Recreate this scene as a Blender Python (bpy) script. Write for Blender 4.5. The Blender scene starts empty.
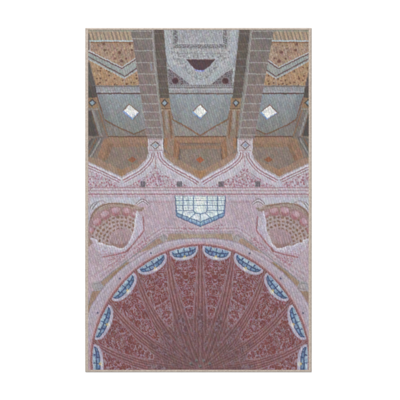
import bpy, bmesh, math
import numpy as np

sc = bpy.context.scene
S = 0.0054                      # metres per unit of the layout grid (400 units across the frame)
CXF, CYF = 200.0, 200.0
def wx(x): return (x - CXF) * S
def wy(y): return (CYF - y) * S

# ------------------------------------------------------------------ camera
cam = bpy.data.cameras.new("camera")
cam_o = bpy.data.objects.new("camera", cam)
sc.collection.objects.link(cam_o)
CAM_H = 4.6
cam_o.location = (0, 0, CAM_H)
cam.sensor_width = 36
cam.lens = 36 * (CAM_H - 0.008) / (400 * S)
cam.clip_end = 100
sc.camera = cam_o

# ------------------------------------------------------------------ world, lamps, exposure
w = bpy.data.worlds.new("World"); sc.world = w
w.use_nodes = True
w.node_tree.nodes["Background"].inputs[0].default_value = (1.0, 0.99, 0.98, 1)
w.node_tree.nodes["Background"].inputs[1].default_value = 0.29
def softbox(loc, size, power, col=(1, 1, 1)):
    l = bpy.data.lights.new("studio_softbox", 'AREA')
    l.shape = 'SQUARE'; l.size = size; l.energy = power; l.color = col
    o = bpy.data.objects.new("studio_softbox", l); sc.collection.objects.link(o)
    o.location = loc
    d = -o.location
    o.rotation_euler = d.to_track_quat('-Z', 'Y').to_euler()
softbox((-2.6, 4.0, 4.2), 1.6, 262)
softbox((2.8, 3.0, 4.6), 1.6, 120)
softbox((0.0, -4.2, 4.4), 2.0, 146)
sc.view_settings.view_transform = 'Standard'
sc.view_settings.look = 'None'
sc.view_settings.gamma = 1
sc.view_settings.exposure = 0.0

# ------------------------------------------------------------------ the woven picture, evaluated stitch by stitch
RES = 3                         # mesh points per layout unit
X0, X1, Y0, Y1 = 87.6, 309.0, 29.3, 370.6
NX = int((X1 - X0) * RES) + 1
NY = int((Y1 - Y0) * RES) + 1
gx = np.linspace(X0, X1, NX, dtype=np.float32)
gy = np.linspace(Y0, Y1, NY, dtype=np.float32)
GX, GY = np.meshgrid(gx, gy)
rng = np.random.default_rng(7)
TAB = rng.random((256, 256)).astype(np.float32)

def hsh(ix, iy, k=0):
    ix = np.asarray(ix).astype(np.int64); iy = np.asarray(iy).astype(np.int64)
    return TAB[(ix * 73 + iy * 19 + k * 57) & 255, (iy * 101 + ix * 29 + k * 131) & 255]
def vnoise(x, y, k=0):
    ix = np.floor(x); iy = np.floor(y)
    fx = x - ix; fy = y - iy
    fx = fx * fx * (3 - 2 * fx); fy = fy * fy * (3 - 2 * fy)
    a = hsh(ix, iy, k); b = hsh(ix + 1, iy, k); c = hsh(ix, iy + 1, k); d = hsh(ix + 1, iy + 1, k)
    return (a + (b - a) * fx) * (1 - fy) + (c + (d - c) * fx) * fy
def fbm(x, y, k=0):
    return (vnoise(x, y, k) * 2 + vnoise(x * 2.03 + 7, y * 2.03 + 3, k + 1)) / 3
def sstep(a, b, x):
    t = np.clip((x - a) / (b - a), 0, 1)
    return t * t * (3 - 2 * t)
def dots(x, y, cell, k=0, jit=.7):
    """distance to the nearest jittered dot of a lattice, in cells, and that dot's random number"""
    u = x / cell; v = y / cell
    iu = np.floor(u); iv = np.floor(v)
    best = np.full(u.shape, 9, np.float32); rid = np.zeros(u.shape, np.float32)
    for a in (-1, 0, 1):
        for b in (-1, 0, 1):
            px = iu + a + .5 + (hsh(iu + a, iv + b, k) - .5) * jit
            py = iv + b + .5 + (hsh(iu + a, iv + b, k + 5) - .5) * jit
            d = np.hypot(px - u, py - v)
            m = d < best
            best = np.where(m, d, best); rid = np.where(m, hsh(iu + a, iv + b, k + 9), rid)
    return best, rid

# stitch lattice: slanted columns of short yarns
PITCH, SLANT, LEN = 2.5, 0.28, 4.2
SU = (GX - SLANT * GY) / PITCH
SI = np.floor(SU)
SV = GY / LEN + SI * 0.41
SJ = np.floor(SV)
FU = SU - SI; FV = SV - SJ
r1 = hsh(SI, SJ, 11); r2 = hsh(SI, SJ, 12); r3 = hsh(SI, SJ, 13); r4 = hsh(SI, SJ, 14)
# the print bleeds a little along each yarn, so outlines come out ragged
XW = GX + (r1 - .5) * .34 + (vnoise(GX * .9, GY * .9, 31) - .5) * .5
YW = GY + (r2 - .5) * .40 + (vnoise(GX * .9, GY * .9, 32) - .5) * .5
IMG = np.zeros((NY, NX, 3), np.float32)
CX = 200.3

def sl(x0, y0, x1, y1, pad=2.5):
    a = max(0, int((x0 - pad - X0) * RES)); b = min(NX, int((x1 + pad - X0) * RES) + 2)
    c = max(0, int((y0 - pad - Y0) * RES)); d = min(NY, int((y1 + pad - Y0) * RES) + 2)
    return (slice(c, d), slice(a, b)) if b > a and d > c else None
def put(s, m, col, a=1.0):
    if callable(col): col = col(XW[s], YW[s])
    col = np.asarray(col, np.float32)
    m = (m * a)[..., None]
    IMG[s] = IMG[s] * (1 - m) + col * m
def mir(p): return [(2 * CX - x, y) for x, y in p]
def smooth(p, n=8, closed=False):
    p = np.array(p, float); out = []
    N = len(p)
    rngi = range(N if closed else N - 1)
    for i in rngi:
        if closed: a, b, c, d = p[i - 1], p[i], p[(i + 1) % N], p[(i + 2) % N]
        else: a, b, c, d = p[max(i - 1, 0)], p[i], p[i + 1], p[min(i + 2, N - 1)]
        for j in range(n):
            t = j / n
            out.append(.5 * ((2 * b) + (c - a) * t + (2 * a - 5 * b + 4 * c - d) * t * t + (3 * b - a - 3 * c + d) * t ** 3))
    if not closed: out.append(p[-1])
    return [tuple(q) for q in out]
def sd_poly(p, x, y):
    p = np.array(p, np.float32); n = len(p)
    d = np.full(x.shape, 1e9, np.float32); ins = np.zeros(x.shape, bool)
    for i in range(n):
        ax, ay = p[i]; bx, by = p[i - 1]
        ex, ey = bx - ax, by - ay
        l = ex * ex + ey * ey
        if l < 1e-9: continue
        qx = x - ax; qy = y - ay
        t = np.clip((qx * ex + qy * ey) / l, 0, 1)
        d = np.minimum(d, (qx - ex * t) ** 2 + (qy - ey * t) ** 2)
        if ey != 0:
            c = (ay > y) != (by > y)
            ins ^= c & (x < ax + ex * (y - ay) / ey)
    d = np.sqrt(d)
    return np.where(ins, -d, d)
def poly(p, col, a=1.0, soft=.45, sym=False, curve=False, tex=None):
    for q in ([p, mir(p)] if sym else [p]):
        q = smooth(q, 6, True) if curve else q
        xs = [u[0] for u in q]; ys = [u[1] for u in q]
        s = sl(min(xs), min(ys), max(xs), max(ys))
        if s is None: continue
        m = 1 - sstep(-soft, soft, sd_poly(q, XW[s], YW[s]))
        if tex is not None: m = m * tex(XW[s], YW[s])
        put(s, m, col, a)
def line(p, wd, col, a=1.0, soft=.35, sym=False, curve=False, tex=None):
    for q in ([p, mir(p)] if sym else [p]):
        q = smooth(q, 6) if curve else q
        xs = [u[0] for u in q]; ys = [u[1] for u in q]
        s = sl(min(xs) - wd, min(ys) - wd, max(xs) + wd, max(ys) + wd)
        if s is None: continue
        x, y = XW[s], YW[s]
        d = np.full(x.shape, 1e9, np.float32)
        for (ax, ay), (bx, by) in zip(q[:-1], q[1:]):
            ex, ey = bx - ax, by - ay
            l = max(ex * ex + ey * ey, 1e-9)
            t = np.clip(((x - ax) * ex + (y - ay) * ey) / l, 0, 1)
            d = np.minimum(d, (x - ax - ex * t) ** 2 + (y - ay - ey * t) ** 2)
        m = 1 - sstep(wd / 2 - soft, wd / 2 + soft, np.sqrt(d))
        if tex is not None: m = m * tex(x, y)
        put(s, m, col, a)
def blob(x, y, r, col, a=1.0, soft=.5, sym=False, ry=None):
    ry = ry or r
    for cx in ([x, 2 * CX - x] if sym else [x]):
        s = sl(cx - r, y - ry, cx + r, y + ry)
        if s is None: continue
        d = (np.hypot((XW[s] - cx) / r, (YW[s] - y) / ry) - 1) * min(r, ry)
        put(s, 1 - sstep(-soft, soft, d), col, a)
def grad(c0, c1, y0, y1, axis=1):
    c0 = np.array(c0, np.float32); c1 = np.array(c1, np.float32)
    def f(x, y):
        t = np.clip(((y if axis else x) - y0) / (y1 - y0), 0, 1)[..., None]
        return c0 + (c1 - c0) * t
    return f
def offs(p, d):
    """open polyline moved d to its left side"""
    p = np.array(p, float); t = np.gradient(p, axis=0)
    t /= np.maximum(np.linalg.norm(t, axis=1), 1e-6)[:, None]
    return [tuple(q) for q in p + np.stack([t[:, 1], -t[:, 0]], 1) * d]
def flecks(cell, r, k, keep=1.0):
    def f(x, y):
        d, i = dots(x, y, cell, k)
        return (1 - sstep(r * .6, r * 1.3, d)) * (i < keep)
    return f
def worms(freq, wid, k):
    def f(x, y):
        n = vnoise(x * freq, y * freq, k) + .45 * vnoise(x * freq * 2, y * freq * 2, k + 3) - .72
        return 1 - sstep(wid * .5, wid, np.abs(n))
    return f

LAV = (181, 170, 184); LAVL = (190, 184, 197); PINK = (169, 112, 124); DK = (86, 72, 70)

def paint_vault_top():
    """three vault bays with their beams, upper part of the picture"""
    poly([(80, 20), (320, 20), (320, 200), (80, 200)], (134, 126, 122))
    # --- side bays: ochre panels with a grey chevron band
    och = (172, 142, 117)
    poly([(85, 25), (134, 25), (141, 90), (85, 90)], och, sym=True)
    poly([(85, 25), (134, 25), (141, 90), (85, 90)], (146, 128, 110), .7, sym=True, tex=lambda x, y: vnoise(x * .4, y * .4, 3))
    poly([(89, 28), (133, 28), (134, 40.3), (89, 40.3)], (172, 151, 128), sym=True)
    poly([(89, 28), (133, 28), (134, 40.3), (89, 40.3)], (120, 110, 102), .7, sym=True,
         tex=lambda x, y: sstep(.0, .8, np.sin((x - .28 * y) * 2 * math.pi / 3.9)) * sstep(29, 33, y))
    poly([(89, 28), (133, 28), (134, 31.4), (89, 31.4)], (128, 134, 122), .6, sym=True)
    line([(88, 31.2), (133, 31.2)], .8, (158, 164, 156), .5, sym=True)
    line([(89.5, 40.9), (133, 40.9)], 1.5, (174, 188, 196), sym=True)
    line([(90, 42.4), (133.5, 42.4)], 1.1, (128, 88, 66), .8, sym=True)
    line([(90.2, 40.5), (89.6, 52)], .9, (160, 170, 174), .8, sym=True)
    line([(88.4, 34), (88.4, 60)], 1.6, (98, 92, 92), .8, sym=True)
    fl = flecks(4.3, .22, 2, .75)
    poly([(91, 44), (133, 44), (136, 58), (122, 67), (91, 51)], (122, 84, 72), .55, sym=True, tex=fl)
    poly([(91, 44), (133, 44), (136, 58), (122, 67), (91, 51)], (190, 168, 150), .6, sym=True, tex=worms(.42, .12, 6))
    poly([(91, 44), (133, 44), (136, 58), (122, 67), (91, 51)], (142, 112, 106), .55, sym=True, tex=worms(.5, .16, 7))
    for fx, fy, fr in ((103.8, 44, 1.3), (104.9, 50, 1.4), (119.2, 52.5, 1.6), (121.6, 61, 1.7), (115, 58.5, 1), (126, 58.5, 1), (130, 43.8, 1.3), (132, 50, 1.2)):
        blob(fx, fy, fr, (100, 64, 60), .7, sym=True)
    low = [(90.5, 60), (124.2, 79), (138, 70), (140, 85.5), (95.5, 85.5)]
    poly(low, (166, 132, 102), sym=True)
    poly(low, (188, 160, 134), .6, sym=True, tex=worms(.45, .14, 16))
    poly(low, (100, 68, 58), .75, sym=True, tex=flecks(4.3, .22, 22, .75))
    ch = [(86, 49.6), (122.3, 67.5), (136, 58), (139, 68.7), (124.3, 78.4), (86, 57.6)]
    poly(ch, (154, 159, 157), sym=True)
    poly(ch, (136, 142, 141), .5, sym=True, tex=worms(.5, .2, 41))
    up = [(86, 49.3), (122.2, 67.3), (135, 58.3)]; dn = [(86, 58), (124.4, 78.5), (138.6, 69.4)]
    line(up, 1.1, (182, 184, 186), sym=True); line(offs(up, -1.3), .9, (104, 74, 76), sym=True)
    line(dn, 1.1, (178, 176, 178), sym=True); line(offs(dn, 2.2), .9, (104, 74, 76), sym=True)
    line([(124.4, 79), (124.6, 86)], 1, (150, 140, 130), .8, sym=True)
    poly([(86, 60), (89.5, 62), (95.5, 86), (86, 86)], (98, 91, 89), sym=True)
    # --- grey frieze below the panels
    poly([(94, 85.3), (141, 85.3), (142, 94), (96, 94)], (145, 144, 149), sym=True)
    line([(93, 86.2), (141, 86.2)], 1.2, (120, 110, 108), sym=True)
    poly([(94, 87.5), (141, 87.5), (141, 91), (95, 91)], (166, 166, 174), .8, sym=True, tex=flecks(2.2, .3, 8))
    line([(95, 91.7), (141, 91.7)], .7, (176, 176, 180), .7, sym=True)
    line([(95.5, 93.5), (141, 93.5)], 1.1, (92, 66, 64), sym=True)
    # --- side bay vault
    vault = [(95.6, 94.2), (142, 94.2), (146, 112), (147, 129), (134, 134.2), (114, 125.4), (104, 119.5), (101.5, 111)]
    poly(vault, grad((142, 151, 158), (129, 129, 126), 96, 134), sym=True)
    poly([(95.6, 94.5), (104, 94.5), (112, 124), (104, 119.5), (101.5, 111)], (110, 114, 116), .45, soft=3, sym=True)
    tri = [(103, 119.8), (114, 125.8), (134, 134.6), (148, 129), (148, 138), (107, 138)]
    poly(tri, (131, 124, 120), sym=True)
    line([(96, 94), (102, 112), (104.3, 119.4), (114, 125.4), (134, 134.2), (147.5, 128.6)], 1.3, (123, 90, 72), sym=True)
    poly([(134.2, 135), (142, 132), (147.5, 130), (147.5, 137)], (140, 116, 98), .6, sym=True)
    # column at the outer edge
    poly([(86, 86), (95.5, 86), (97, 98), (86, 98)], (88, 80, 78), sym=True)
    poly([(86, 97.5), (97, 97.5), (99, 108), (86, 108)], (152, 118, 88), sym=True)
    poly([(88, 102.7), (92, 98.6), (96.4, 102.7), (92, 107)], (84, 76, 76), sym=True)
    poly([(89.6, 102.7), (92.2, 100.4), (94.8, 102.7), (92.2, 105.2)], (134, 156, 172), sym=True)
    poly([(86, 108), (99, 108), (101.5, 111.5), (104.5, 120), (108, 137), (109, 140), (86, 156)], (124, 114, 108), sym=True)
    line([(86, 109), (99, 109)], .9, (176, 160, 146), .8, sym=True)
    poly([(86, 111), (91, 111), (99, 137), (88, 150), (86, 150)], (88, 80, 78), sym=True)
    line([(93, 111), (101, 136)], 2, (148, 146, 144), .8, sym=True)
    line([(98.5, 110), (107.5, 137)], 1.6, (142, 106, 82), .9, sym=True)
    line([(91, 111), (98.5, 137)], 1.0, (122, 90, 72), .8, sym=True)

def paint_skylights():
    for q, bl in (([(129, 103.4), (139.9, 112.3), (132.7, 120.2), (122.2, 111.6)], 0), ([(269.8, 104.4), (278.4, 113), (266.8, 120.2), (259.9, 112.6)], 0), ([(200.5, 103.8), (208, 112), (200.4, 119.6), (191.6, 112.2)], 1)):
        c = np.mean(q, 0)
        poly([tuple(c + (np.array(u) - c) * 1.04) for u in q], (130, 100, 92), .9)
        q = [tuple(c + (np.array(u) - c) * .86) for u in q]
        poly(q, (222, 224, 222))
        poly(q, (244, 244, 240), .8, tex=lambda x, y: sstep(.4, .8, vnoise(x * .6, y * .6, 44)))
        poly(q, (184, 192, 196), .7, tex=worms(.45, .1, 46))
        line([q[3], q[2]], 1.5, (106, 146, 206), .9)
        line([q[2], q[1]], 1.1, (120, 156, 208), .75)
        line([q[3], tuple((np.array(q[3]) * .6 + np.array(q[2]) * .4))], 2.0, (132, 168, 220), .8)

def paint_pockets():
    """the sunken brown bays below the vaults"""
    # side pockets
    pk = [(86, 136), (148, 136), (150, 160), (144, 167), (121.5, 178), (86, 161)]
    poly(pk, (127, 113, 103), sym=True)
    poly([(109, 136.5), (148, 136.5), (148, 143), (106, 143)], (150, 117, 94), sym=True)
    line([(108, 136.6), (148, 136.6)], 1.2, (102, 72, 58), .8, sym=True)
    poly([(107, 143), (148, 143), (148, 147.5), (106, 147.5)], (142, 112, 90), sym=True)
    poly([(86, 142), (97, 137), (104, 137), (92, 158), (86, 156)], (103, 102, 100), sym=True)
    for i, c in enumerate(((146, 146, 142), (120, 88, 70), (84, 82, 82))):
        line([(100.5 - i * 4.2, 139), (90.5 - i * 4.2, 157)], 1.7, c, .85, sym=True)
    poly([(104, 139), (109, 138), (114, 144), (104, 161), (97.5, 157)], (148, 112, 88), sym=True)
    poly([(110, 143), (114, 144), (107, 161), (103, 160)], (136, 104, 82), sym=True)
    poly([(113, 147), (148, 147), (149, 157), (121.7, 169.5), (106, 161)], (132, 117, 106), sym=True, soft=.9)
    poly([(86, 156.5), (98, 158.5), (121.6, 169.5), (149, 157), (150, 163), (144, 167), (121.5, 177.5), (86, 161.5)], (152, 124, 104), sym=True, soft=.8)
    poly([(115, 168), (121.6, 169.5), (128, 168), (124, 176), (121.5, 177.5)], (160, 118, 84), .8, soft=1, sym=True)
    poly([(127.8, 159.6), (132.2, 156.6), (136.6, 159.6), (132.2, 162.6)], (150, 88, 60), .95, sym=True)
    # centre bay vault
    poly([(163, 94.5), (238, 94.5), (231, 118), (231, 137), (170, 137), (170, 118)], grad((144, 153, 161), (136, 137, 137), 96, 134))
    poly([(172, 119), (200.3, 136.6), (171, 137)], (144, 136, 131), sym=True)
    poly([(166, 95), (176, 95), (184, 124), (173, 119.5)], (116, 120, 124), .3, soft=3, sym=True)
    line([(169, 106), (172.5, 119.3), (186, 126.8), (200.3, 135.8)], 1.5, (138, 100, 76), sym=True)
    # centre pocket
    poly([(164, 136), (236.6, 136), (242, 158), (200.3, 180), (158.6, 158)], (124, 113, 104))
    poly([(172, 136.5), (228.6, 136.5), (226, 143), (174.6, 143)], (156, 118, 92))
    line([(170, 136.6), (231, 136.6)], 1.2, (108, 76, 60), .8)
    line([(172, 143.2), (229, 143.2)], 1.0, (112, 82, 66), .7)
    poly([(174, 143.5), (226.6, 143.5), (221, 147.5), (179.6, 147.5)], (128, 110, 98))
    poly([(177, 145.5), (223.6, 145.5), (223, 149), (178, 149)], (152, 114, 88), .8, soft=.8)
    poly([(167, 137), (174, 137), (180, 144), (178, 160), (168, 156)], (146, 103, 74), sym=True)
    line([(173.5, 139), (172.5, 158)], 1.2, (112, 88, 74), .9, sym=True)
    line([(177.3, 144), (176.2, 159)], 1.2, (170, 128, 94), .7, sym=True)
    line([(179.6, 147), (179, 160)], 1.0, (104, 84, 74), .8, sym=True)
    poly([(181, 149.5), (219.6, 149.5), (221, 160.5), (200.3, 171), (179.6, 160.5)], (132, 118, 107), soft=.9)
    bd = [(164, 152), (180, 160.5), (200.3, 171), (200.3, 179.6), (160, 160)]
    poly(bd, (154, 125, 104), sym=True, soft=.9)
    poly([(193, 170), (200.3, 171), (207.6, 170), (200.3, 179)], (166, 118, 80), .8, soft=1.2)
    poly([(195.9, 159.8), (200.2, 156.4), (204.5, 159.8), (200.2, 163.2)], (170, 88, 54))
    # inner columns below the side faces of the beams
    poly([(159, 97.5), (169.6, 97.5), (170.4, 108), (160.5, 108)], (155, 120, 90), sym=True)
    poly([(160.8, 103), (164.5, 98.8), (168.4, 103), (164.6, 107.2)], (88, 76, 74), sym=True)
    poly([(162.3, 103), (164.6, 100.5), (166.9, 103), (164.6, 105.5)], (146, 166, 182), sym=True)
    poly([(160.5, 108), (170.4, 108), (174.5, 137), (173, 158), (164, 148), (162.5, 137)], (146, 122, 104), sym=True)
    line([(160.6, 108.7), (170.6, 108.7)], .9, (124, 88, 66), .9, sym=True)
    line([(161, 110), (170.6, 110)], .9, (182, 158, 136), .8, sym=True)
    line([(166.2, 112), (167.3, 128)], 2.6, (160, 150, 144), .8, sym=True)
    line([(162.8, 111), (164.6, 142)], 1.2, (134, 98, 74), .9, sym=True)
    line([(169.4, 111), (171.6, 138)], 1.6, (136, 96, 70), .9, sym=True)
    poly([(163, 138), (168, 138), (167, 150), (163.5, 146)], (162, 112, 74), .8, sym=True)
    line([(163.4, 137), (163.8, 146)], 1.0, (72, 66, 74), .8, sym=True)

def paint_centre_top():
    """pale panel at the head of the middle bay"""
    poly([(162, 25), (240, 25), (234, 95), (167, 95)], (156, 158, 162))
    for a, s_ in ((.75, 0), ):
        poly([(163, 25), (239, 25), (233, 92), (168, 92)], (116, 114, 120), .55, tex=lambda x, y: sstep(.52, .68, vnoise(x * 1.05, y * .8, 51)))
        poly([(163, 25), (239, 25), (233, 92), (168, 92)], (184, 190, 194), .7, tex=lambda x, y: sstep(.5, .7, vnoise(x * 1.0 + 9, y * .8, 52)))
    arch = [(166.5, 26), (167, 50), (169, 60), (175, 67.5), (185, 76), (193, 82.5), (200.3, 84)]
    line(arch, 6.0, (166, 173, 180), .7, soft=1.4, sym=True, curve=True)
    line(offs(arch, -3.0), .8, (136, 142, 152), .7, sym=True, curve=True)
    line(offs(arch, 3.3), .8, (188, 190, 194), .5, sym=True, curve=True)
    # lattice panel
    poly([(172, 29), (228.6, 29), (228.6, 48.5), (172, 48.5)], (150, 150, 157), .8)
    poly([(179, 29), (221.6, 29), (221.6, 43), (179, 43)], (176, 180, 186), .7, tex=worms(.5, .16, 60))
    poly([(173.2, 29), (177.6, 29), (177.6, 43.5), (173.2, 43.5)], (92, 86, 88), .75, sym=True, tex=flecks(2.1, .42, 61))
    poly([(174, 44.6), (226.6, 44.6), (227, 48), (173.4, 48)], (96, 90, 92), .75, tex=flecks(1.9, .42, 62))
    line([(178.4, 30), (178.2, 43)], .8, (178, 178, 180), .8, sym=True)
    line([(177, 43.3), (223.6, 43.3)], 1.0, (186, 186, 186), .8)
    line([(172.4, 30), (172.2, 47)], .7, (176, 178, 182), .6, sym=True)
    line([(171, 50.2), (229.6, 50.2)], 1.6, (178, 172, 170), .5)
    line([(176, 53.5), (225, 53.5)], 1.0, (128, 124, 126), .5)
    # dark lunette with a cold glint at its foot
    tz = [(186.6, 59.6), (215.2, 59.6), (209, 66.6), (204, 70.4), (197.2, 70.4), (192, 66.4)]
    poly([(184.5, 58.2), (217, 58.2), (210, 68.5), (204, 73.6), (197, 73.6), (190, 68.5)], (170, 174, 182), .7)
    poly(tz, (90, 70, 75))
    poly(tz, (64, 54, 62), .6, tex=lambda x, y: sstep(63, 59, y))
    line([(187, 59.6), (214.6, 59.6)], .9, (120, 92, 92), .8)
    line([(195.6, 69.8), (199.6, 71), (203.6, 70.6)], 1.7, (124, 128, 196), .85, curve=True)
    line([(197.6, 70.6), (200.4, 71.2)], 1.2, (170, 188, 236), .9)
    # spandrels with rosettes
    sp = [(167.6, 68), (174, 72), (184, 79.5), (190, 84.5), (168.6, 84.5)]
    poly(sp, (132, 126, 132), sym=True)
    poly(sp, (84, 72, 78), .75, sym=True, tex=flecks(2.0, .34, 70))
    line([(168, 67.5), (175, 72.2), (184, 79.2), (191, 84.6)], .9, (176, 176, 182), .7, sym=True)
    blob(175.3, 80.8, 4.0, (138, 124, 128), sym=True)
    blob(175.3, 80.8, 3.1, (86, 62, 66), sym=True, soft=.8)
    # frieze under it
    poly([(166, 85), (234.6, 85), (234, 94.4), (167, 94.4)], (150, 149, 154))
    line([(168, 85.5), (233, 85.5)], 1.3, (104, 96, 100), .85, tex=lambda x, y: .5 + .5 * np.sin(x * 3.0))
    line([(168, 87.6), (233, 87.6)], .9, (112, 104, 106), .8)
    line([(168, 89.2), (233, 89.2)], .9, (182, 182, 186), .8)
    poly([(168, 90), (233, 90), (233, 92.6), (168, 92.6)], (166, 168, 174), .7, tex=flecks(2, .3, 71))
    line([(167, 93.6), (234, 93.6)], 1.2, (104, 84, 80))

def paint_beams():
    JY = (31.0, 38.6, 50.6, 62.6, 73.9, 84.8, 94.7, 103.7, 112, 120, 127.6, 134.8)
    def beam(tl, tr, bl, br, strip, dk, sgn):
        body = [tl, tr, br, bl]
        poly(body, grad((113, 106, 102), (136, 117, 116), 34, 120))
        poly(body, (146, 132, 128), .5, tex=lambda x, y: vnoise(x * .3, y * .1, 80))
        def xat(a, b, y): return a[0] + (b[0] - a[0]) * (y - a[1]) / (b[1] - a[1])
        for y in JY:
            line([(xat(tl, bl, y), y), (xat(tr, br, y), y)], .95, (168, 168, 166), .75)
        poly(dk, (95, 84, 79))
        poly(dk, (118, 108, 104), .4, tex=lambda x, y: vnoise(x * .4, y * .15, 81))
        yy = (33.5, 43.8, 51, 59, 66.5, 74, 81, 88, 94)
        a0, a1 = dk[0], dk[3]; b0, b1 = dk[1], dk[2]
        for y in yy:
            line([(xat(a0, a1, y), y), (xat(b0, b1, y), y)], .7, (140, 132, 128), .5)
        line(strip, 1.9, (144, 140, 136), .9)
        line(offs(strip, .9 * sgn), .6, (180, 178, 176), .6)
    beam((130.9, 28), (152.4, 28), (147.3, 139), (163.6, 139), [(152.9, 28), (154.3, 56), (157.3, 83), (159, 99), (163.4, 138)],
         [(153.6, 28), (163.6, 28), (169.3, 98), (159.7, 98)], -1)
    line([(150.8, 64), (151.6, 70)], 1.6, (148, 156, 176), .8)
    beam((274.2, 28), (252.2, 28), (254.2, 139), (238.0, 139), [(251.2, 28), (248.6, 56), (246.2, 83), (243.6, 99), (238.4, 138)],
         [(250.4, 28), (239.6, 28), (232.4, 98), (241.8, 98)], 1)

def paint_arches():
    """white arch bands, the flowered spandrels and the cornice"""
    band = [(148.2, 140), (148.4, 153), (146.2, 159), (138, 167.7), (121.6, 176.6), (104, 168.5), (86, 160.5)]
    low = [(86, 190), (121.6, 120), (162.5, 190), (162.5, 140)]
    poly(band[::-1] + [(162.8, 140), (163.3, 152), (165.6, 157.6), (174.5, 164.6), (189.5, 172.6), (200.3, 179.4), (200.3, 192), (86, 192)], LAVL, sym=True)
    # right-hand edge of the column runs into the middle arch
    r = [(163.2, 140), (163.4, 152), (165.6, 157.6), (174.5, 164.6), (189.5, 172.6), (200.3, 179.3)]
    l = [(148.0, 140), (148.4, 153), (146.2, 159), (138, 167.7), (121.6, 176.8)]
    o = [(121.6, 176.8), (104, 168.3), (86, 160.4)]
    for e, sg in ((r, 1), (l, -1)):
        c = smooth(e, 5)
        for d, wd, cc, a in ((.6, .8, (150, 132, 136), .6), (2.0, 1.4, (204, 200, 212), .8), (3.6, .9, (156, 100, 110), .9), (4.8, .9, (206, 202, 212), .7), (5.9, .9, (160, 108, 118), .85), (7.2, 1.0, (204, 198, 210), .7)):
            k = [q for q in offs(c, -d * sg) if q[1] > 151]
            if len(k) > 2: line(k, wd, cc, a, sym=True)
    for d, wd, cc, a in ((.6, .8, (150, 132, 136), .6), (2.0, 1.4, (204, 200, 212), .8), (3.6, .9, (156, 100, 110), .9), (4.8, .9, (206, 202, 212), .7), (5.9, .9, (160, 108, 118), .85), (7.2, 1.0, (204, 198, 210), .7)):
        line(offs(o, d), wd, cc, a, sym=True)
    # flowered fields
    f1 = smooth([(155.7, 164.5), (149.5, 172.6), (138, 180.6), (123.5, 187.4)], 5) + smooth([(191, 187.4), (174, 179.4), (161.8, 172.6), (155.7, 164.5)], 5)
    f2 = [(86, 169.5), (104, 176.5), (118, 183.5), (118, 187), (86, 187)]
    for f in (f1, f2):
        poly(f, (188, 176, 188), sym=True)
        poly(f, (160, 84, 98), .75, sym=True, tex=flecks(2.7, .36, 90, .8))
        poly(f, (150, 118, 134), .6, sym=True, tex=worms(.6, .14, 93))
        poly(f, (206, 200, 210), .6, sym=True, tex=worms(.5, .12, 97))
    line([(155.7, 156), (155.7, 164)], 1.0, (160, 112, 122), .7, sym=True)
    blob(155.7, 175.2, 2.4, (164, 118, 132), .7, sym=True); blob(155.7, 175.2, 1.5, (196, 186, 198), .9, sym=True)
    for sx in (142.8, 179.6):
        poly([(sx - 2.5, 181.4), (sx + 2.5, 181.4), (sx + 2.5, 187.2), (sx - 2.5, 187.2)], (126, 119, 127), sym=True)
        poly([(sx - 2.5, 181.4), (sx + 2.5, 181.4), (sx + 2.5, 187.2), (sx - 2.5, 187.2)], (88, 82, 92), .7, sym=True, tex=flecks(1.9, .4, 95))
    # medallion box on the column
    poly([(148, 138.6), (163.2, 138.6), (163.2, 151), (148, 151)], (186, 174, 182), sym=True)
    line([(148.3, 139), (148.5, 151)], .9, (206, 202, 210), .8, sym=True)
    line([(162.4, 139), (162.4, 151)], 1.1, (202, 206, 220), .9, sym=True)
    line([(149.5, 139.6), (162, 139.6)], .8, (150, 112, 112), .7, sym=True)
    line([(149.5, 150.4), (162, 150.4)], .8, (160, 120, 126), .7, sym=True)
    poly([(150.6, 145.2), (155.4, 140.9), (160.2, 145.2), (155.4, 149.5)], (106, 86, 88), sym=True)
    poly([(151.8, 145.2), (155.4, 142.1), (159, 145.2), (155.4, 148.5)], (196, 190, 192), sym=True)
    poly([(153, 145.2), (155.4, 143.2), (157.8, 145.2), (155.4, 147.5)], (138, 158, 184), sym=True)
    line([(153.6, 152), (153.6, 158)], .8, (166, 120, 128), .7, sym=True)
    line([(157.6, 152), (157.6, 158)], .8, (166, 120, 128), .7, sym=True)
    # cornice
    poly([(80, 187), (320, 187), (320, 196.5), (80, 196.5)], (186, 172, 182))
    for y, wd, c, a in ((187.6, .9, (164, 116, 124), .7), (189.2, .9, (202, 190, 198), .8), (190.6, .8, (168, 124, 132), .6), (192.2, 1.2, (200, 190, 200), .8), (194.2, 1.1, (158, 106, 116), .8), (195.8, .9, (196, 186, 196), .8)):
        line([(80, y), (320, y)], wd, c, a)
    line([(92, 187.6), (89, 191), (92.5, 196)], 1, (160, 110, 120), .7, sym=True)

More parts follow.
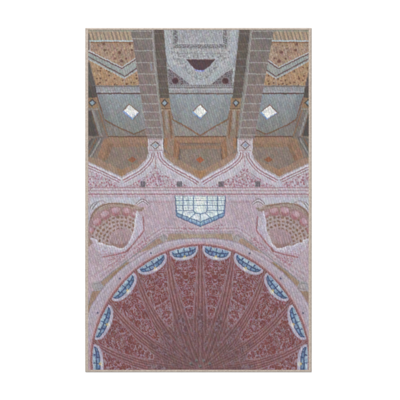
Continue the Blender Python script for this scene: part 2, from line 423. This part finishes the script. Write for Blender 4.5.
def paint_wall():
    poly([(80, 196), (320, 196), (320, 376), (80, 376)], (185, 167, 179))
    poly([(80, 196), (320, 196), (320, 300), (80, 300)], (176, 150, 164), .4, tex=lambda x, y: vnoise(x * .25, y * .25, 100))
    # panel edging next to the window
    poly([(146, 197), (173, 197), (174, 200), (146, 200)], (190, 182, 196), .8, sym=True)
    line([(150, 202), (172, 202)], .7, (166, 124, 136), .7, sym=True)
    line([(158.5, 203), (159, 236)], .8, (170, 146, 160), .6, sym=True)
    line([(173.3, 197), (174.4, 217), (200.3, 228.6)], 1.1, (192, 176, 188), .9, sym=True)
    poly([(178, 224), (200.3, 229.5), (190, 232), (176, 232)], (160, 92, 108), .75, sym=True, tex=flecks(2.2, .34, 102, .8))
    # mouldings between the niches and the dome
    for dd, cc, aa in ((0, (158, 140, 152), .7), (1.8, (200, 192, 204), .7), (3.4, (164, 130, 142), .6), (5.0, (196, 186, 198), .5)):
        line([(98 - dd, 279 - dd * 1.2), (112 - dd * .4, 268.6 - dd), (126 - dd * .5, 259 - dd), (141 - dd * .6, 247.6 - dd * .9), (155 - dd * .4, 237 - dd), (163, 231.4 - dd), (178, 231.8 - dd), (200.3, 232.2 - dd)], .8, cc, aa, sym=True)
    for x in (150.5, 154.4, 163.5, 168):
        line([(x, 203.5), (x + .4, 232)], .6, (166, 144, 158), .45, sym=True)
    poly([(146, 204), (172, 204), (174, 228), (160, 232), (147, 226)], (196, 182, 196), .5, sym=True, tex=lambda x, y: sstep(.45, .9, np.sin(x * 2.4) * np.sin(y * 2.4)))
    poly([(86, 256), (106, 258), (112, 266), (98, 277), (86, 290)], (196, 182, 196), .5, sym=True, tex=lambda x, y: sstep(.45, .9, np.sin(x * 2.4) * np.sin(y * 2.4)))
    # window
    win = [(175.2, 196.2), (225.4, 196.2), (224, 216), (212, 221.5), (200.3, 226.2), (188.4, 221.5), (176.6, 216)]
    poly(win, grad((204, 216, 216), (198, 214, 222), 196, 222))
    poly(win, (236, 242, 238), .6, tex=lambda x, y: sstep(.4, .8, vnoise(x * .5, y * .5, 104)))
    BL = (84, 106, 142)
    poly([(175.2, 210.4), (176.6, 216), (188.4, 221.5), (200.3, 226.2), (200.3, 222.4), (189, 217.8), (178.6, 213.6), (177.2, 210.4)], (158, 186, 206), sym=True)
    poly([(175.2, 210.4), (176.6, 216), (188.4, 221.5), (200.3, 226.2), (200.3, 224.4), (188, 218.6), (177.6, 213.6)], (118, 150, 192), .6, sym=True)
    poly([(196.6, 196), (204, 196), (204, 210), (200.3, 213.6), (196.6, 210)], (238, 240, 230), .6)
    for x in (183.0, 193.4):
        line([(x, 196), (x, 210.6)], .9, BL, .9, sym=True)
    for y in (200.6, 205.4):
        line([(175.6, y), (225, y)], .75, BL, .75)
    line([(176, 210.5), (193.4, 210.5)], .8, BL, .8, sym=True)
    line([(193.4, 210.4), (195.6, 212.8), (200.3, 214.2)], .9, BL, .9, sym=True, curve=True)
    line([(177.4, 213.2), (189, 217.6), (200.3, 222.2)], .9, BL, .9, sym=True)
    for fx in (.2, .42, .64, .84):
        line([(177 + 23.3 * fx, 212.6 + 8.6 * fx), (176.8 + 23.5 * (fx - .01), 216.2 + 10 * fx)], .7, BL, .8, sym=True)
    for x in (179.2, 188.2): line([(x, 197), (x, 210)], .45, BL, .5, sym=True)
    for y in (198.4, 203, 208): line([(175.8, y), (224.8, y)], .4, BL, .4)
    line([(195.6, 212.8), (190.4, 217.6), (187.8, 221)], .8, BL, .85, sym=True)
    line([(183, 210.6), (182, 218)], .8, BL, .85, sym=True)
    line([(187.6, 212.8), (194, 212)], .7, BL, .6, sym=True)
    line([(200.3, 214.2), (200.3, 226)], .8, BL, .85)
    line([(175.2, 196), (176.6, 216), (188.4, 221.5), (200.3, 226.2)], 1.0, (84, 100, 138), .9, sym=True)
    line([(175, 196.4), (225.6, 196.4)], .8, (150, 160, 176), .7)

def paint_niches():
    """muqarnas shells in the two corners"""
    # light frame and stepped corner mouldings
    poly([(90, 197.4), (143, 197.4), (142, 202), (134, 204.4), (104, 203), (93, 210), (90, 214)], (187, 186, 198), sym=True)
    for i in range(4):
        line([(89 + i * 1.7, 211 - i * .8), (93 + i * 1.9, 203.8 - i * .3), (101.5 + i * 1.2, 201 + i * .7), (106, 202.6 + i * .6)], .9, (122, 108, 112) if i % 2 == 0 else (204, 202, 210), .8, sym=True, curve=True)
        line([(136 + i * .2, 203.6 + i * .9), (142 + i * .1, 199 + i * 1.3), (149 - i * .6, 203.6 + i * .6)], .9, (124, 110, 112) if i % 2 == 0 else (202, 198, 206), .8, sym=True, curve=True)
    # brown recess
    rec = [(88, 247), (88.5, 232), (90.5, 218), (95, 209), (103, 203.6), (116, 202.4), (132, 204), (141, 207.5), (145, 207.4), (142, 211), (137, 212), (134, 228), (130, 240), (124, 247.6), (110, 246), (96, 241)]
    poly(rec, (156, 132, 122), sym=True)
    for dd in (0, 2.2, 4.4):
        line([(88.6 + dd * .7, 234), (90.6 + dd, 219 + dd * .3), (95.6 + dd * .8, 210 + dd * .6), (104 + dd * .4, 204.4 + dd * .7), (116, 202.8 + dd * .7), (133, 204.6 + dd * .7), (141, 207.6 + dd * .3)], .8, (188, 172, 168), .6, sym=True, curve=True)
    line([(89, 226), (93, 213), (103, 205.4), (116, 203.6), (134, 206)], 1.2, (132, 104, 90), .8, sym=True, curve=True)
    line([(90.6, 228), (95, 215), (105, 207.6), (117, 205.6), (133, 208.4)], .9, (172, 148, 138), .8, sym=True, curve=True)
    poly([(86, 200), (89.5, 204), (91, 212), (88.5, 224), (86, 236)], (176, 174, 186), .9, sym=True)
    # shell body
    sh = [(89, 238), (89.5, 224), (94, 215), (103, 209.5), (117, 207.5), (130, 208.6), (137, 211), (135.4, 226), (131, 238), (125, 246.4), (116, 246), (104, 243.4), (94, 241)]
    poly(sh, (168, 136, 138), sym=True, curve=True)
    def comb(x, y):
        x = np.where(x > CX, 2 * CX - x, x)
        x = x + (vnoise(x * .3, y * .3, 113) - .5) * 1.6; y = y + (vnoise(x * .3, y * .3, 114) - .5) * 1.6
        pr = np.hypot(x - 121, y - 243); an = np.arctan2(y - 243, x - 121)
        row = np.floor(pr / 3.9)
        q = an * (row + .5) * 3.9 / 4.1 + .5 * (row % 2)
        fa = q - np.floor(q); fr = pr / 3.9 - row
        return (1 - sstep(.22, .46, np.hypot(fa - .5, (fr - .58) * 1.15))) * (.7 + .3 * hsh(np.floor(q), row, 9))
    body = [(92, 238), (93, 226), (100, 219), (112, 216), (126, 215.4), (135, 217), (134, 228), (129, 242), (124, 246), (112, 245), (98, 242)]
    poly(body, (176, 156, 158), sym=True, curve=True)
    poly(body, (132, 98, 82), .95, sym=True, curve=True, tex=comb)
    # big pink lobes along the crown
    for bx, by, br, ro in ((91.4, 230, 2.6, 1.2), (97.2, 222, 3.7, .85), (105.2, 215, 4.3, .55), (115.8, 211.4, 4.4, .1), (126.2, 211.6, 3.9, -.3), (134, 214.6, 2.6, -.6)):
        c, n = math.cos(ro), math.sin(ro)
        def loc(px, py): return (bx + (px * c + py * n) * br, by + (-px * n + py * c) * br)
        poly([loc(*q) for q in ((-1.05, -.9), (1.05, -.9), (1.1, .6), (.4, 1.2), (-.4, 1.2), (-1.1, .6))], (150, 112, 108), .7, sym=True, curve=True, soft=.7)
        poly([loc(*q) for q in ((-.85, -.8), (.85, -.8), (.9, .45), (.3, .9), (-.3, .9), (-.9, .45))], (184, 148, 158), sym=True, curve=True, soft=.7)
        poly([loc(*q) for q in ((-.85, .15), (.0, .4), (.85, .15), (.6, .8), (0, 1.05), (-.6, .8))], (160, 100, 106), .75, sym=True, curve=True, soft=.8)
        poly([loc(*q) for q in ((-.6, -.7), (.3, -.7), (.2, -.1), (-.5, -.1))], (196, 168, 180), .7, sym=True, curve=True, soft=.7)
    # plain ribbed bowl
    bowl = [(109, 241), (110, 235), (115, 230.5), (122, 228.6), (129, 230), (130.4, 237), (126.5, 245), (122, 248), (114, 246)]
    poly(bowl, (174, 148, 154), sym=True, curve=True)
    poly(bowl, (140, 108, 100), .5, sym=True, curve=True, tex=lambda x, y: sstep(.1, .9, np.sin(np.where(x > CX, 2 * CX - x, x) * 2.4 + y * .7)) * sstep(228, 244, y))
    poly([(110, 242), (118, 244.5), (127, 243), (123, 248.6), (113, 247)], (140, 104, 92), .55, sym=True, soft=1.2)
    # white scalloped edge
    ed = [(91, 238.5), (96, 240.4), (98, 243.5), (103, 244), (107, 246.4), (113, 246.4), (118, 249), (124, 248.8), (129, 244), (131.6, 237), (134.6, 230), (135.6, 221), (137.2, 211.4), (142, 216.6), (143.4, 229), (134, 241), (127, 249.8), (122, 252), (112, 252.6), (102, 254), (95, 249)]
    poly(ed, (190, 182, 198), sym=True)
    line(ed[:13], 1.7, (210, 208, 220), .9, sym=True)
    poly(ed, (176, 154, 172), .6, sym=True, tex=flecks(2.0, .28, 115))
    line([(103, 257.2), (117, 254.4), (127, 251.4), (135, 242), (144.2, 230.6), (143, 217)], 1.3, (158, 106, 112), .9, sym=True)
    line([(127.2, 251), (129, 248.4)], 2.2, (140, 92, 92), .7, sym=True)
    # flecked fields beside the shells
    poly([(133, 250), (147, 235), (152, 238), (143, 249), (134, 254)], (164, 96, 110), .62, sym=True, tex=flecks(2.0, .34, 117, .9))
    poly([(108, 258), (126, 254.4), (124, 259), (112, 267), (107, 266)], (164, 96, 110), .62, sym=True, tex=flecks(2.0, .34, 118, .9))
    poly([(99, 248), (122, 254), (99, 256)], (170, 120, 136), .5, sym=True, tex=flecks(2.2, .3, 119))

DCX, DCY, DA, DB, DP = 200.3, 360.0, 109.0, 115.0, 1.90
POLE = (200.3, 369.0)
def rim_pt(ang, d=0.0):
    """point of the rim seen from the pole under ang (0 = straight up, positive to the left), d outside the rim"""
    t = np.linspace(10, 190, 2000)
    x = POLE[0] - t * math.sin(ang); y = POLE[1] - t * math.cos(ang)
    f = (np.abs((x - DCX) / (DA + d)) ** DP + np.abs((y - DCY) / (DB + d)) ** DP)
    i = int(np.argmin(np.abs(f - 1) + (t < 25) * 9))
    return np.array([x[i], y[i]])
WIN = [(8.0, 12.0, 8.6), (24.6, 14.0, 8.2), (43.2, 14.8, 7.8), (64.6, 16.2, 7.6), (87.2, 16.8, 7.2)]
RIB = [0.0, 15.6, 33.4, 53.6, 76.0]

def paint_dome():
    # spandrel pieces between wall and rim
    outer = smooth([(84, 330), (88, 313), (94, 301.5), (103.5, 287), (114, 276), (126, 265.5), (142, 254.5), (156, 246), (167, 241.4), (184, 238.6), (200.3, 238.0)], 5)
    wall_edge = [(84, 318), (90, 300), (101, 281.5), (113, 271.5), (126, 262), (141, 250.6), (156, 240.2), (165, 233.6), (178, 234), (200.3, 234.6)]
    poly([(100, 283), (113, 272), (126.6, 262.4), (127.6, 264.6), (115, 275.4), (104.4, 286.8)], (162, 136, 118), sym=True)
    poly([(112, 274.6), (126.6, 262.4), (130, 261.8), (119, 271.6), (108, 282)], (150, 124, 98), .9, sym=True)
    poly([(138, 253.4), (157.4, 238.6), (162.4, 238.4), (162.6, 242.4), (150, 249.2)], (164, 138, 122), sym=True)
    poly([(167, 241), (168.6, 234), (184, 233.8), (200.3, 234.6), (200.3, 238.4), (184, 238.8), (176, 239.4)], (166, 142, 126), sym=True)
    poly([(184, 234.6), (200.3, 235.4), (200.3, 238.4), (188, 238.6)], (174, 156, 140), .8, sym=True)
    poly([(86, 313), (92, 291.4), (102, 289), (95, 300), (88, 314)], (158, 130, 112), sym=True)
    line([(100, 282.6), (113, 271.4), (126, 261.9), (141, 250.2), (157.6, 237.6)], 1.1, (138, 136, 138), .85, sym=True)
    line([(167, 233.6), (180, 233.2), (200.3, 233.8)], .9, (154, 142, 142), .8, sym=True)
    line([(99, 290.4), (92, 291.4), (86, 312)], 1.0, (150, 146, 148), .8, sym=True)
    poly([(93, 282), (100, 281), (103.6, 286.6), (101.4, 290.6), (95, 291), (91, 288)], (166, 160, 166), sym=True)
    line([(93.4, 284), (100, 283), (102, 288), (95.6, 289.6)], .8, (140, 134, 140), .8, sym=True)
    poly([(158.6, 237), (162.6, 233.6), (167.4, 236), (167, 241), (163, 242.4)], (164, 156, 160), sym=True)
    line([(160, 237.4), (164, 234.8), (166.4, 238.6)], .7, (138, 128, 132), .8, sym=True)

    s = sl(80, 234, 320, 372)
    x, y = XW[s], YW[s]
    # rim band
    left = outer + [(200.3, 390), (80, 390), (80, 330)]
    poly(left, (178, 165, 180), sym=True)
    line(outer, .9, (150, 132, 142), .75, sym=True)
    line(offs(outer, -2.0), .8, (196, 188, 200), .7, sym=True)
    for bx, by in ((151, 253.2), (120, 278.6), (97.5, 313)):
        blob(bx, by, .95, (84, 84, 108), .9, sym=True)
    f = (np.abs((x - DCX) / DA) ** DP + np.abs((y - DCY) / DB) ** DP) ** (1 / DP)
    d = (f - 1) * 112
    dx = POLE[0] - x; dy = POLE[1] - y
    th = np.abs(np.degrees(np.arctan2(dx, dy)))
    r = np.hypot(dx, dy)
    # rim radius by angle
    ta = np.radians(np.linspace(0, 100, 160))
    R = np.array([np.hypot(*(rim_pt(a) - np.array(POLE))) for a in ta])
    rho = r / np.interp(th, np.degrees(ta), R)
    put(s, sstep(4.0, 2.2, d), (174, 142, 152), .7)
    put(s, sstep(1.9, 1.1, d), (164, 118, 122))
    put(s, (1 - sstep(.3, .8, np.abs(d - 1.9))), (196, 168, 176), .7)
    body = sstep(.4, -.6, d)
    put(s, body, (122, 80, 80))
    # the ribs swing sideways as they climb to the pole
    th0 = th / (1 + .667 * np.clip(1 - rho, 0, 1))
    th = np.where(th0 < 30, th0, th - 20 * np.clip(1 - rho, 0, 1))
    red = (128, 73, 72)
    # angular position between ribs -> segment id and centred coordinate
    seg = np.clip(np.searchsorted(np.array(RIB[1:] + [98.5]), th), 0, 4)
    lo = np.array(RIB)[seg]; hi = np.array(RIB[1:] + [98.5])[seg]
    t = (th - lo) / (hi - lo)                     # 0..1 across the segment
    cross = np.minimum(t, 1 - t) * np.radians(hi - lo) * r     # distance from the nearest rib axis
    mid = np.abs(t - .5) * np.radians(hi - lo) * r
    half = .5 * np.radians(hi - lo) * r
    tip = np.array([.42, .44, .43, .43, .43])[seg]
    ww = (half - 1.7) * np.clip((rho - tip) / (.95 - tip), 0, 1.2) ** .30 - 1.2 * (rho < tip)
    pet = sstep(-.3, .4, ww - mid) * (rho < .965) * (rho > tip * .8)
    # ribs: bundles of parallel mouldings
    stripes = .5 + .5 * np.sin((cross + .35) * 2 * math.pi / 2.3)
    put(s, body * (1 - pet), (134, 88, 90), 1)
    put(s, body * (1 - pet) * sstep(.5, .95, stripes), (164, 128, 134), .65)
    put(s, body * (1 - pet) * sstep(.45, .05, stripes), (108, 68, 71), .38)
    # fine net of crossing mouldings towards the pole
    net = .5 + .5 * np.sin((rho * 40 + t * 6) * 2)
    put(s, body * sstep(.62, .3, rho) * sstep(.6, .9, net), (140, 112, 116), .35)
    put(s, body * sstep(.62, .25, rho), (106, 78, 80), .42)
    # petals with tracery
    put(s, body * pet, red)
    mx_ = mid + (vnoise(x * .3, y * .3, 131) - .5) * .8
    tr = np.maximum(worms(.50, .16, 130)(mx_ + 31.3 * seg, r + .25 * mx_), .55 * worms(.44, .12, 135)(mx_ + 57.3 * seg, r - .3 * mx_))     # scrolls mirrored about each petal's axis
    put(s, body * pet * tr, (163, 140, 156), .88)
    put(s, body * pet * flecks(2.1, .3, 133, .6)(mx_ + 31.3 * seg, r), (128, 58, 58), .5)
    put(s, body * (1 - sstep(.35, .85, np.abs(ww - mid - .2))) * (rho > tip * .9) * (rho < .97), (156, 128, 138), .7)
    # second tracery inside the rib sprays below the petals
    lo2 = (rho < tip + .02) & (rho > .16)
    put(s, body * lo2 * sstep(half * .45, half * .2, mid) * worms(.55, .13, 140)(x, y), (146, 124, 138), .6)
    # leaf sprays standing on the rib axes, nearer the pole
    sp2 = sstep(.0, 1.2, 4.2 * np.sin(np.clip((rho - .24) / .32, 0, 1) * math.pi) - cross - 1.2)
    put(s, body * (1 - pet) * sp2, (112, 78, 82), .7)
    put(s, body * (1 - pet) * sp2 * worms(.42, .17, 145)(x, y), (146, 122, 134), .75)
    # windows of the drum
    def lens(k, sgn):
        a, L, b = WIN[k]
        a = math.radians(a)
        e = .02
        p = rim_pt(a, -1.6); q0 = rim_pt(a - e, -1.6); q1 = rim_pt(a + e, -1.6)
        tv = (q1 - q0) / np.linalg.norm(q1 - q0)       # towards the left
        nv = np.array([-tv[1], tv[0]])
        if np.dot(nv, np.array(POLE) - p) < 0: nv = -nv
        if sgn < 0:
            p = np.array([2 * CX - p[0], p[1]]); tv = tv * np.array([-1, 1]); nv = nv * np.array([-1, 1])
        s = sl(p[0] - L - 4, p[1] - L - 4, p[0] + L + 4, p[1] + L + 4)
        if s is None: return
        x = XW[s] - p[0]; y = YW[s] - p[1]
        u = (x * tv[0] + y * tv[1]) / L
        v = x * nv[0] + y * nv[1]
        v = v - .0042 * (u * L) ** 2 * 1.0             # the rim curves away
        ucl = np.clip(1 - u * u, 0, 1)
        inner = b * ucl ** (.30 if k == 0 else .40)
        m_out = sstep(.3, -.4, np.maximum(np.abs(u) * L - L - 2.6, v - (b + 3.7) * np.clip(1 - (u * L / (L + 2.8)) ** 2, 0, 1) ** .5)) * sstep(-1.0, -.2, v)
        put(s, m_out, (178, 172, 192))
        put(s, m_out * sstep(.6, .1, np.abs(v - (b + 3.5) * np.clip(1 - (u * L / (L + 2.7)) ** 2, 0, 1) ** .5)), (128, 94, 104), .5)
        m_in = sstep(.35, -.35, v - inner) * sstep(-.1, .5, v) * (np.abs(u) < 1)
        put(s, m_in, (72, 86, 122))
        h = v / np.maximum(inner, 1e-3)                 # 0 at the rim, 1 at the sill
        def bar(pos, wd): return np.abs(u - pos) * L - wd
        up = np.minimum(np.minimum(bar(-.52, .35), bar(.46, .35)), bar(-.03, .22))
        lo_ = np.minimum(np.minimum(bar(-.36, .35), bar(.34, .35)), np.minimum(bar(.0, .25), np.minimum(bar(.7, .3), bar(-.7, .3))))
        hb = np.abs(h - .5) * inner - .38
        pane = m_in * sstep(.0, .45, np.where(h < .5, up, lo_)) * sstep(0, .45, hb) * sstep(.3, .9, inner - v)
        rn = vnoise(XW[s] * .45, YW[s] * .45, 150 + k)
        tt = np.clip(1.0 - h * .9 - np.abs(u) * .35 + (rn - .5) * .7, 0, 1)[..., None]
        c0 = np.array((100, 128, 170), np.float32); c1 = np.array((174, 197, 208), np.float32)
        put(s, pane, c0 + (c1 - c0) * tt)
        put(s, m_in * sstep(1.1, .3, inner - v), (66, 74, 106), .7)
        # bright lamp at the middle of the sill
        g = np.hypot((u * L - .6) / 3.2, (v - b - 1.2) / 1.6)
        put(s, sstep(1.2, .4, g), (214, 212, 200), .9)
        g = np.hypot((u * L - .2) / 1.5, (v - b + .5) / 1.1)
        put(s, sstep(1.2, .6, g), (196, 170, 112), .85)
        return
    for k in range(5):
        lens(k, 1); lens(k, -1)
    # little cold lights at the crown of the dome
    for bx, by in ((196.2, 360.4), (203.4, 360.6), (190.6, 363.4), (209.4, 363.6), (200, 366)):
        blob(bx, by, 1.5, (122, 130, 130), .75, soft=.9)
        blob(bx + .8, by + 1.4, .9, (70, 60, 62), .6)

paint_vault_top()
paint_centre_top()
paint_pockets()
IMG += sstep(134, 138, GY)[..., None] * np.array((9, 4, 3), np.float32)     # dyes of the lower bays lean to rose
paint_skylights()
paint_beams()
paint_arches()
paint_wall()
paint_niches()
paint_dome()

# the dyes are dull, dullest in the brown bays
g = IMG @ np.array((.3, .55, .15), np.float32)
k = .86 - .14 * sstep(92, 100, GY) * sstep(182, 170, GY)
IMG = g[..., None] + (IMG - g[..., None]) * k[..., None]

# dye bleeds between neighbouring yarns
def blur(a, sg):
    n = int(sg * 3) + 1
    k = np.exp(-.5 * (np.arange(-n, n + 1) / sg) ** 2); k /= k.sum()
    for ax in (0, 1):
        pad = [(0, 0)] * 3; pad[ax] = (n, n)
        q = np.pad(a, pad, mode='edge')
        a = sum(k[i] * (q[i:i + a.shape[0]] if ax == 0 else q[:, i:i + a.shape[1]]) for i in range(2 * n + 1))
    return a.astype(np.float32)
IMG = blur(IMG, .7)

# yarn mélange: single yarns differ a little in strength and tint
lum = 1 + (r3 - .5) * .07 + (vnoise(GX * 1.6, GY * .9, 160) - .5) * .15
prof = np.cos((FU - .5) * math.pi) * (1 - np.abs(FV - .5) ** 4 * 9)      # height of a yarn over its own width and length
prof = np.clip(prof, 0, 1)
lum *= .935 + .10 * prof  # weave relief shaded into the colour: gaps darker, yarn crowns lighter
IMG *= lum[..., None]
IMG[..., 0] += (r4 - .5) * 9; IMG[..., 1] += (r1 - .5) * 6; IMG[..., 2] += (r2 - .5) * 8
IMG = np.clip(IMG, 6, 250)
def lin(c):
    c = c / 255.0
    return np.where(c <= .04045, c / 12.92, ((c + .055) / 1.055) ** 2.4)
ALB = 0.80
COL = lin(IMG) * ALB

# ------------------------------------------------------------------ materials
def mat(name, col=(.5, .5, .5), rough=.8):
    m = bpy.data.materials.new(name); m.use_nodes = True
    b = m.node_tree.nodes["Principled BSDF"]
    b.inputs["Base Color"].default_value = (*col, 1)
    b.inputs["Roughness"].default_value = rough
    b.inputs["Specular IOR Level"].default_value = .15
    return m, m.node_tree.nodes, m.node_tree.links, b
m_pile, nd, lk, b = mat("woven_print", rough=.95)
at = nd.new("ShaderNodeAttribute"); at.attribute_name = "yarn"
nz = nd.new("ShaderNodeTexNoise"); nz.inputs["Scale"].default_value = 420; nz.inputs["Detail"].default_value = 2
mp = nd.new("ShaderNodeMapRange"); mp.inputs[1].default_value = .3; mp.inputs[2].default_value = .7; mp.inputs[3].default_value = .9; mp.inputs[4].default_value = 1.1
mx = nd.new("ShaderNodeVectorMath"); mx.operation = 'SCALE'
tc = nd.new("ShaderNodeTexCoord"); lk.new(tc.outputs["Object"], nz.inputs["Vector"])
lk.new(nz.outputs[0], mp.inputs[0]); lk.new(at.outputs["Color"], mx.inputs[0]); lk.new(mp.outputs[0], mx.inputs["Scale"])
lk.new(mx.outputs[0], b.inputs["Base Color"])
b.inputs["Sheen Weight"].default_value = .0

m_bind, nd, lk, b = mat("tan_cord", rough=.9)
tc = nd.new("ShaderNodeTexCoord")
nz = nd.new("ShaderNodeTexNoise"); nz.inputs["Scale"].default_value = 95; nz.inputs["Detail"].default_value = 4; nz.inputs["Roughness"].default_value = .7
lk.new(tc.outputs["Object"], nz.inputs["Vector"])
rp = nd.new("ShaderNodeValToRGB")
rp.color_ramp.elements[0].position = .32; rp.color_ramp.elements[0].color = (.36, .30, .255, 1)
rp.color_ramp.elements[1].position = .70; rp.color_ramp.elements[1].color = (.54, .465, .40, 1)
lk.new(nz.outputs[0], rp.inputs[0]); lk.new(rp.outputs[0], b.inputs["Base Color"])

m_back, nd, lk, b = mat("backing_cloth", (.42, .38, .33), .95)
nz = nd.new("ShaderNodeTexNoise"); nz.inputs["Scale"].default_value = 60
bp = nd.new("ShaderNodeBump"); bp.inputs["Strength"].default_value = .3
lk.new(nz.outputs[0], bp.inputs["Height"]); lk.new(bp.outputs[0], b.inputs["Normal"])

m_floor, nd, lk, b = mat("white_floor", (.9, .9, .9), .7)
nz = nd.new("ShaderNodeTexNoise"); nz.inputs["Scale"].default_value = 3; nz.inputs["Detail"].default_value = 3
rp = nd.new("ShaderNodeValToRGB")
rp.color_ramp.elements[0].color = (.90, .90, .90, 1); rp.color_ramp.elements[1].color = (.93, .93, .93, 1)
tc = nd.new("ShaderNodeTexCoord"); lk.new(tc.outputs["Object"], nz.inputs["Vector"])
lk.new(nz.outputs[0], rp.inputs[0]); lk.new(rp.outputs[0], b.inputs["Base Color"])

# ------------------------------------------------------------------ setting
def link(name, me, m, parent=None):
    o = bpy.data.objects.new(name, me); sc.collection.objects.link(o)
    if m: me.materials.append(m)
    o.parent = parent
    return o
bm = bmesh.new()
bmesh.ops.create_grid(bm, x_segments=8, y_segments=8, size=7)
me = bpy.data.meshes.new("floor"); bm.to_mesh(me); bm.free()
fl = link("floor", me, m_floor); fl["kind"] = "structure"
fl["label"] = "plain white floor under the rug"

# ------------------------------------------------------------------ rug
rug = bpy.data.objects.new("rug", None); sc.collection.objects.link(rug)
rug["label"] = "tall woven rug printed with pink domed ceiling, tan cord edge, on white floor"
rug["category"] = "rug"
T = 0.0062                       # thickness of the cloth
yarn_z = prof * .0006 + (r3 - .5) * .0003 + (vnoise(GX * .05, GY * .05, 170) - .5) * .0012
V = np.stack([wx(GX), wy(GY), T + yarn_z], -1).reshape(-1, 3).astype(np.float32)
idx = np.arange(NX * NY, dtype=np.int32).reshape(NY, NX)
F = np.stack([idx[:-1, :-1], idx[1:, :-1], idx[1:, 1:], idx[:-1, 1:]], -1).reshape(-1, 4)
me = bpy.data.meshes.new("printed_pile")
me.vertices.add(len(V)); me.vertices.foreach_set("co", V.ravel())
me.loops.add(F.size); me.loops.foreach_set("vertex_index", F.ravel())
me.polygons.add(len(F)); me.polygons.foreach_set("loop_start", np.arange(0, F.size, 4, dtype=np.int32))
me.polygons.foreach_set("use_smooth", np.ones(len(F), bool))
ca = me.color_attributes.new("yarn", 'FLOAT_COLOR', 'POINT')
rgba = np.ones((NX * NY, 4), np.float32); rgba[:, :3] = COL.reshape(-1, 3)
ca.data.foreach_set("color", rgba.ravel())
me.update(calc_edges=True)
link("printed_pile", me, m_pile, rug)

# cord binding: one mitred ring, half round, wrapped by slanting overcast thread
OX0, OX1, OY0, OY1 = 85.2, 311.7, 27.9, 372.1
BWX, BWT, BWB = 3.1, 2.0, 2.3
def ring():
    ns = 11                      # points across the roll
    step = .42
    P = []                       # (outer point, inner point, run length)
    def side(a, b, ai, bi):
        n = int(max(abs(b[0] - a[0]), abs(b[1] - a[1])) / step)
        for i in range(n):
            t = i / n
            P.append((a[0] + (b[0] - a[0]) * t, a[1] + (b[1] - a[1]) * t, ai[0] + (bi[0] - ai[0]) * t, ai[1] + (bi[1] - ai[1]) * t))
    o = [(OX0, OY0), (OX1, OY0), (OX1, OY1), (OX0, OY1)]
    q = [(OX0 + BWX, OY0 + BWT), (OX1 - BWX, OY0 + BWT), (OX1 - BWX, OY1 - BWB), (OX0 + BWX, OY1 - BWB)]
    for i in range(4): side(o[i], o[(i + 1) % 4], q[i], q[(i + 1) % 4])
    P = np.array(P); n = len(P)
    rg = np.random.default_rng(3)
    wob = np.convolve(rg.normal(size=n + 40), np.ones(41) / 41, 'valid') * .5
    vs = []
    for j in range(ns):
        t = j / (ns - 1)
        h = math.sin(math.pi * (.04 + .78 * t)) ** .6
        tw = .5 + .5 * np.sin(np.arange(n) * step * 2 * math.pi / 1.7 + t * 3.2)     # overcast thread
        x = P[:, 0] + (P[:, 2] - P[:, 0]) * t; y = P[:, 1] + (P[:, 3] - P[:, 1]) * t
        k = (1 - t) * wob * .35
        nx = np.sign(P[:, 0] - 198.5) * (np.abs(P[:, 0] - P[:, 2]) > 0); ny = np.sign(P[:, 1] - 200)
        z = .0004 + .0084 * h + tw * .0008 * h
        vs.append(np.stack([wx(x + nx * k * .6), wy(y + ny * k * .4), z], -1))
    vs.append(np.stack([wx(P[:, 2]), wy(P[:, 3]), np.full(n, .003)], -1))
    vs.append(np.stack([wx(P[:, 0] + .0), wy(P[:, 1]), np.full(n, .0003)], -1))
    ns2 = ns + 2
    V = np.concatenate(vs); f = []
    for j in range(ns2 - 1):
        j2 = j + 1
        for i in range(n):
            i2 = (i + 1) % n
            f.append((j * n + i, j * n + i2, j2 * n + i2, j2 * n + i))
    me = bpy.data.meshes.new("edge_binding")
    me.from_pydata([tuple(v) for v in V], [], f)
    bm = bmesh.new(); bm.from_mesh(me)
    bmesh.ops.recalc_face_normals(bm, faces=bm.faces); bm.to_mesh(me); bm.free()
    for p in me.polygons: p.use_smooth = True
    return me
link("edge_binding", ring(), m_bind, rug)

bm = bmesh.new()
bmesh.ops.create_cube(bm, size=1)
for v in bm.verts:
    v.co.x = wx(OX0 + 1.6) if v.co.x < 0 else wx(OX1 - 1.6)
    v.co.y = wy(OY1 - 1.4) if v.co.y < 0 else wy(OY0 + 1.3)
    v.co.z = .0006 if v.co.z < 0 else .0042
me = bpy.data.meshes.new("backing"); bm.to_mesh(me); bm.free()
link("backing", me, m_back, rug)
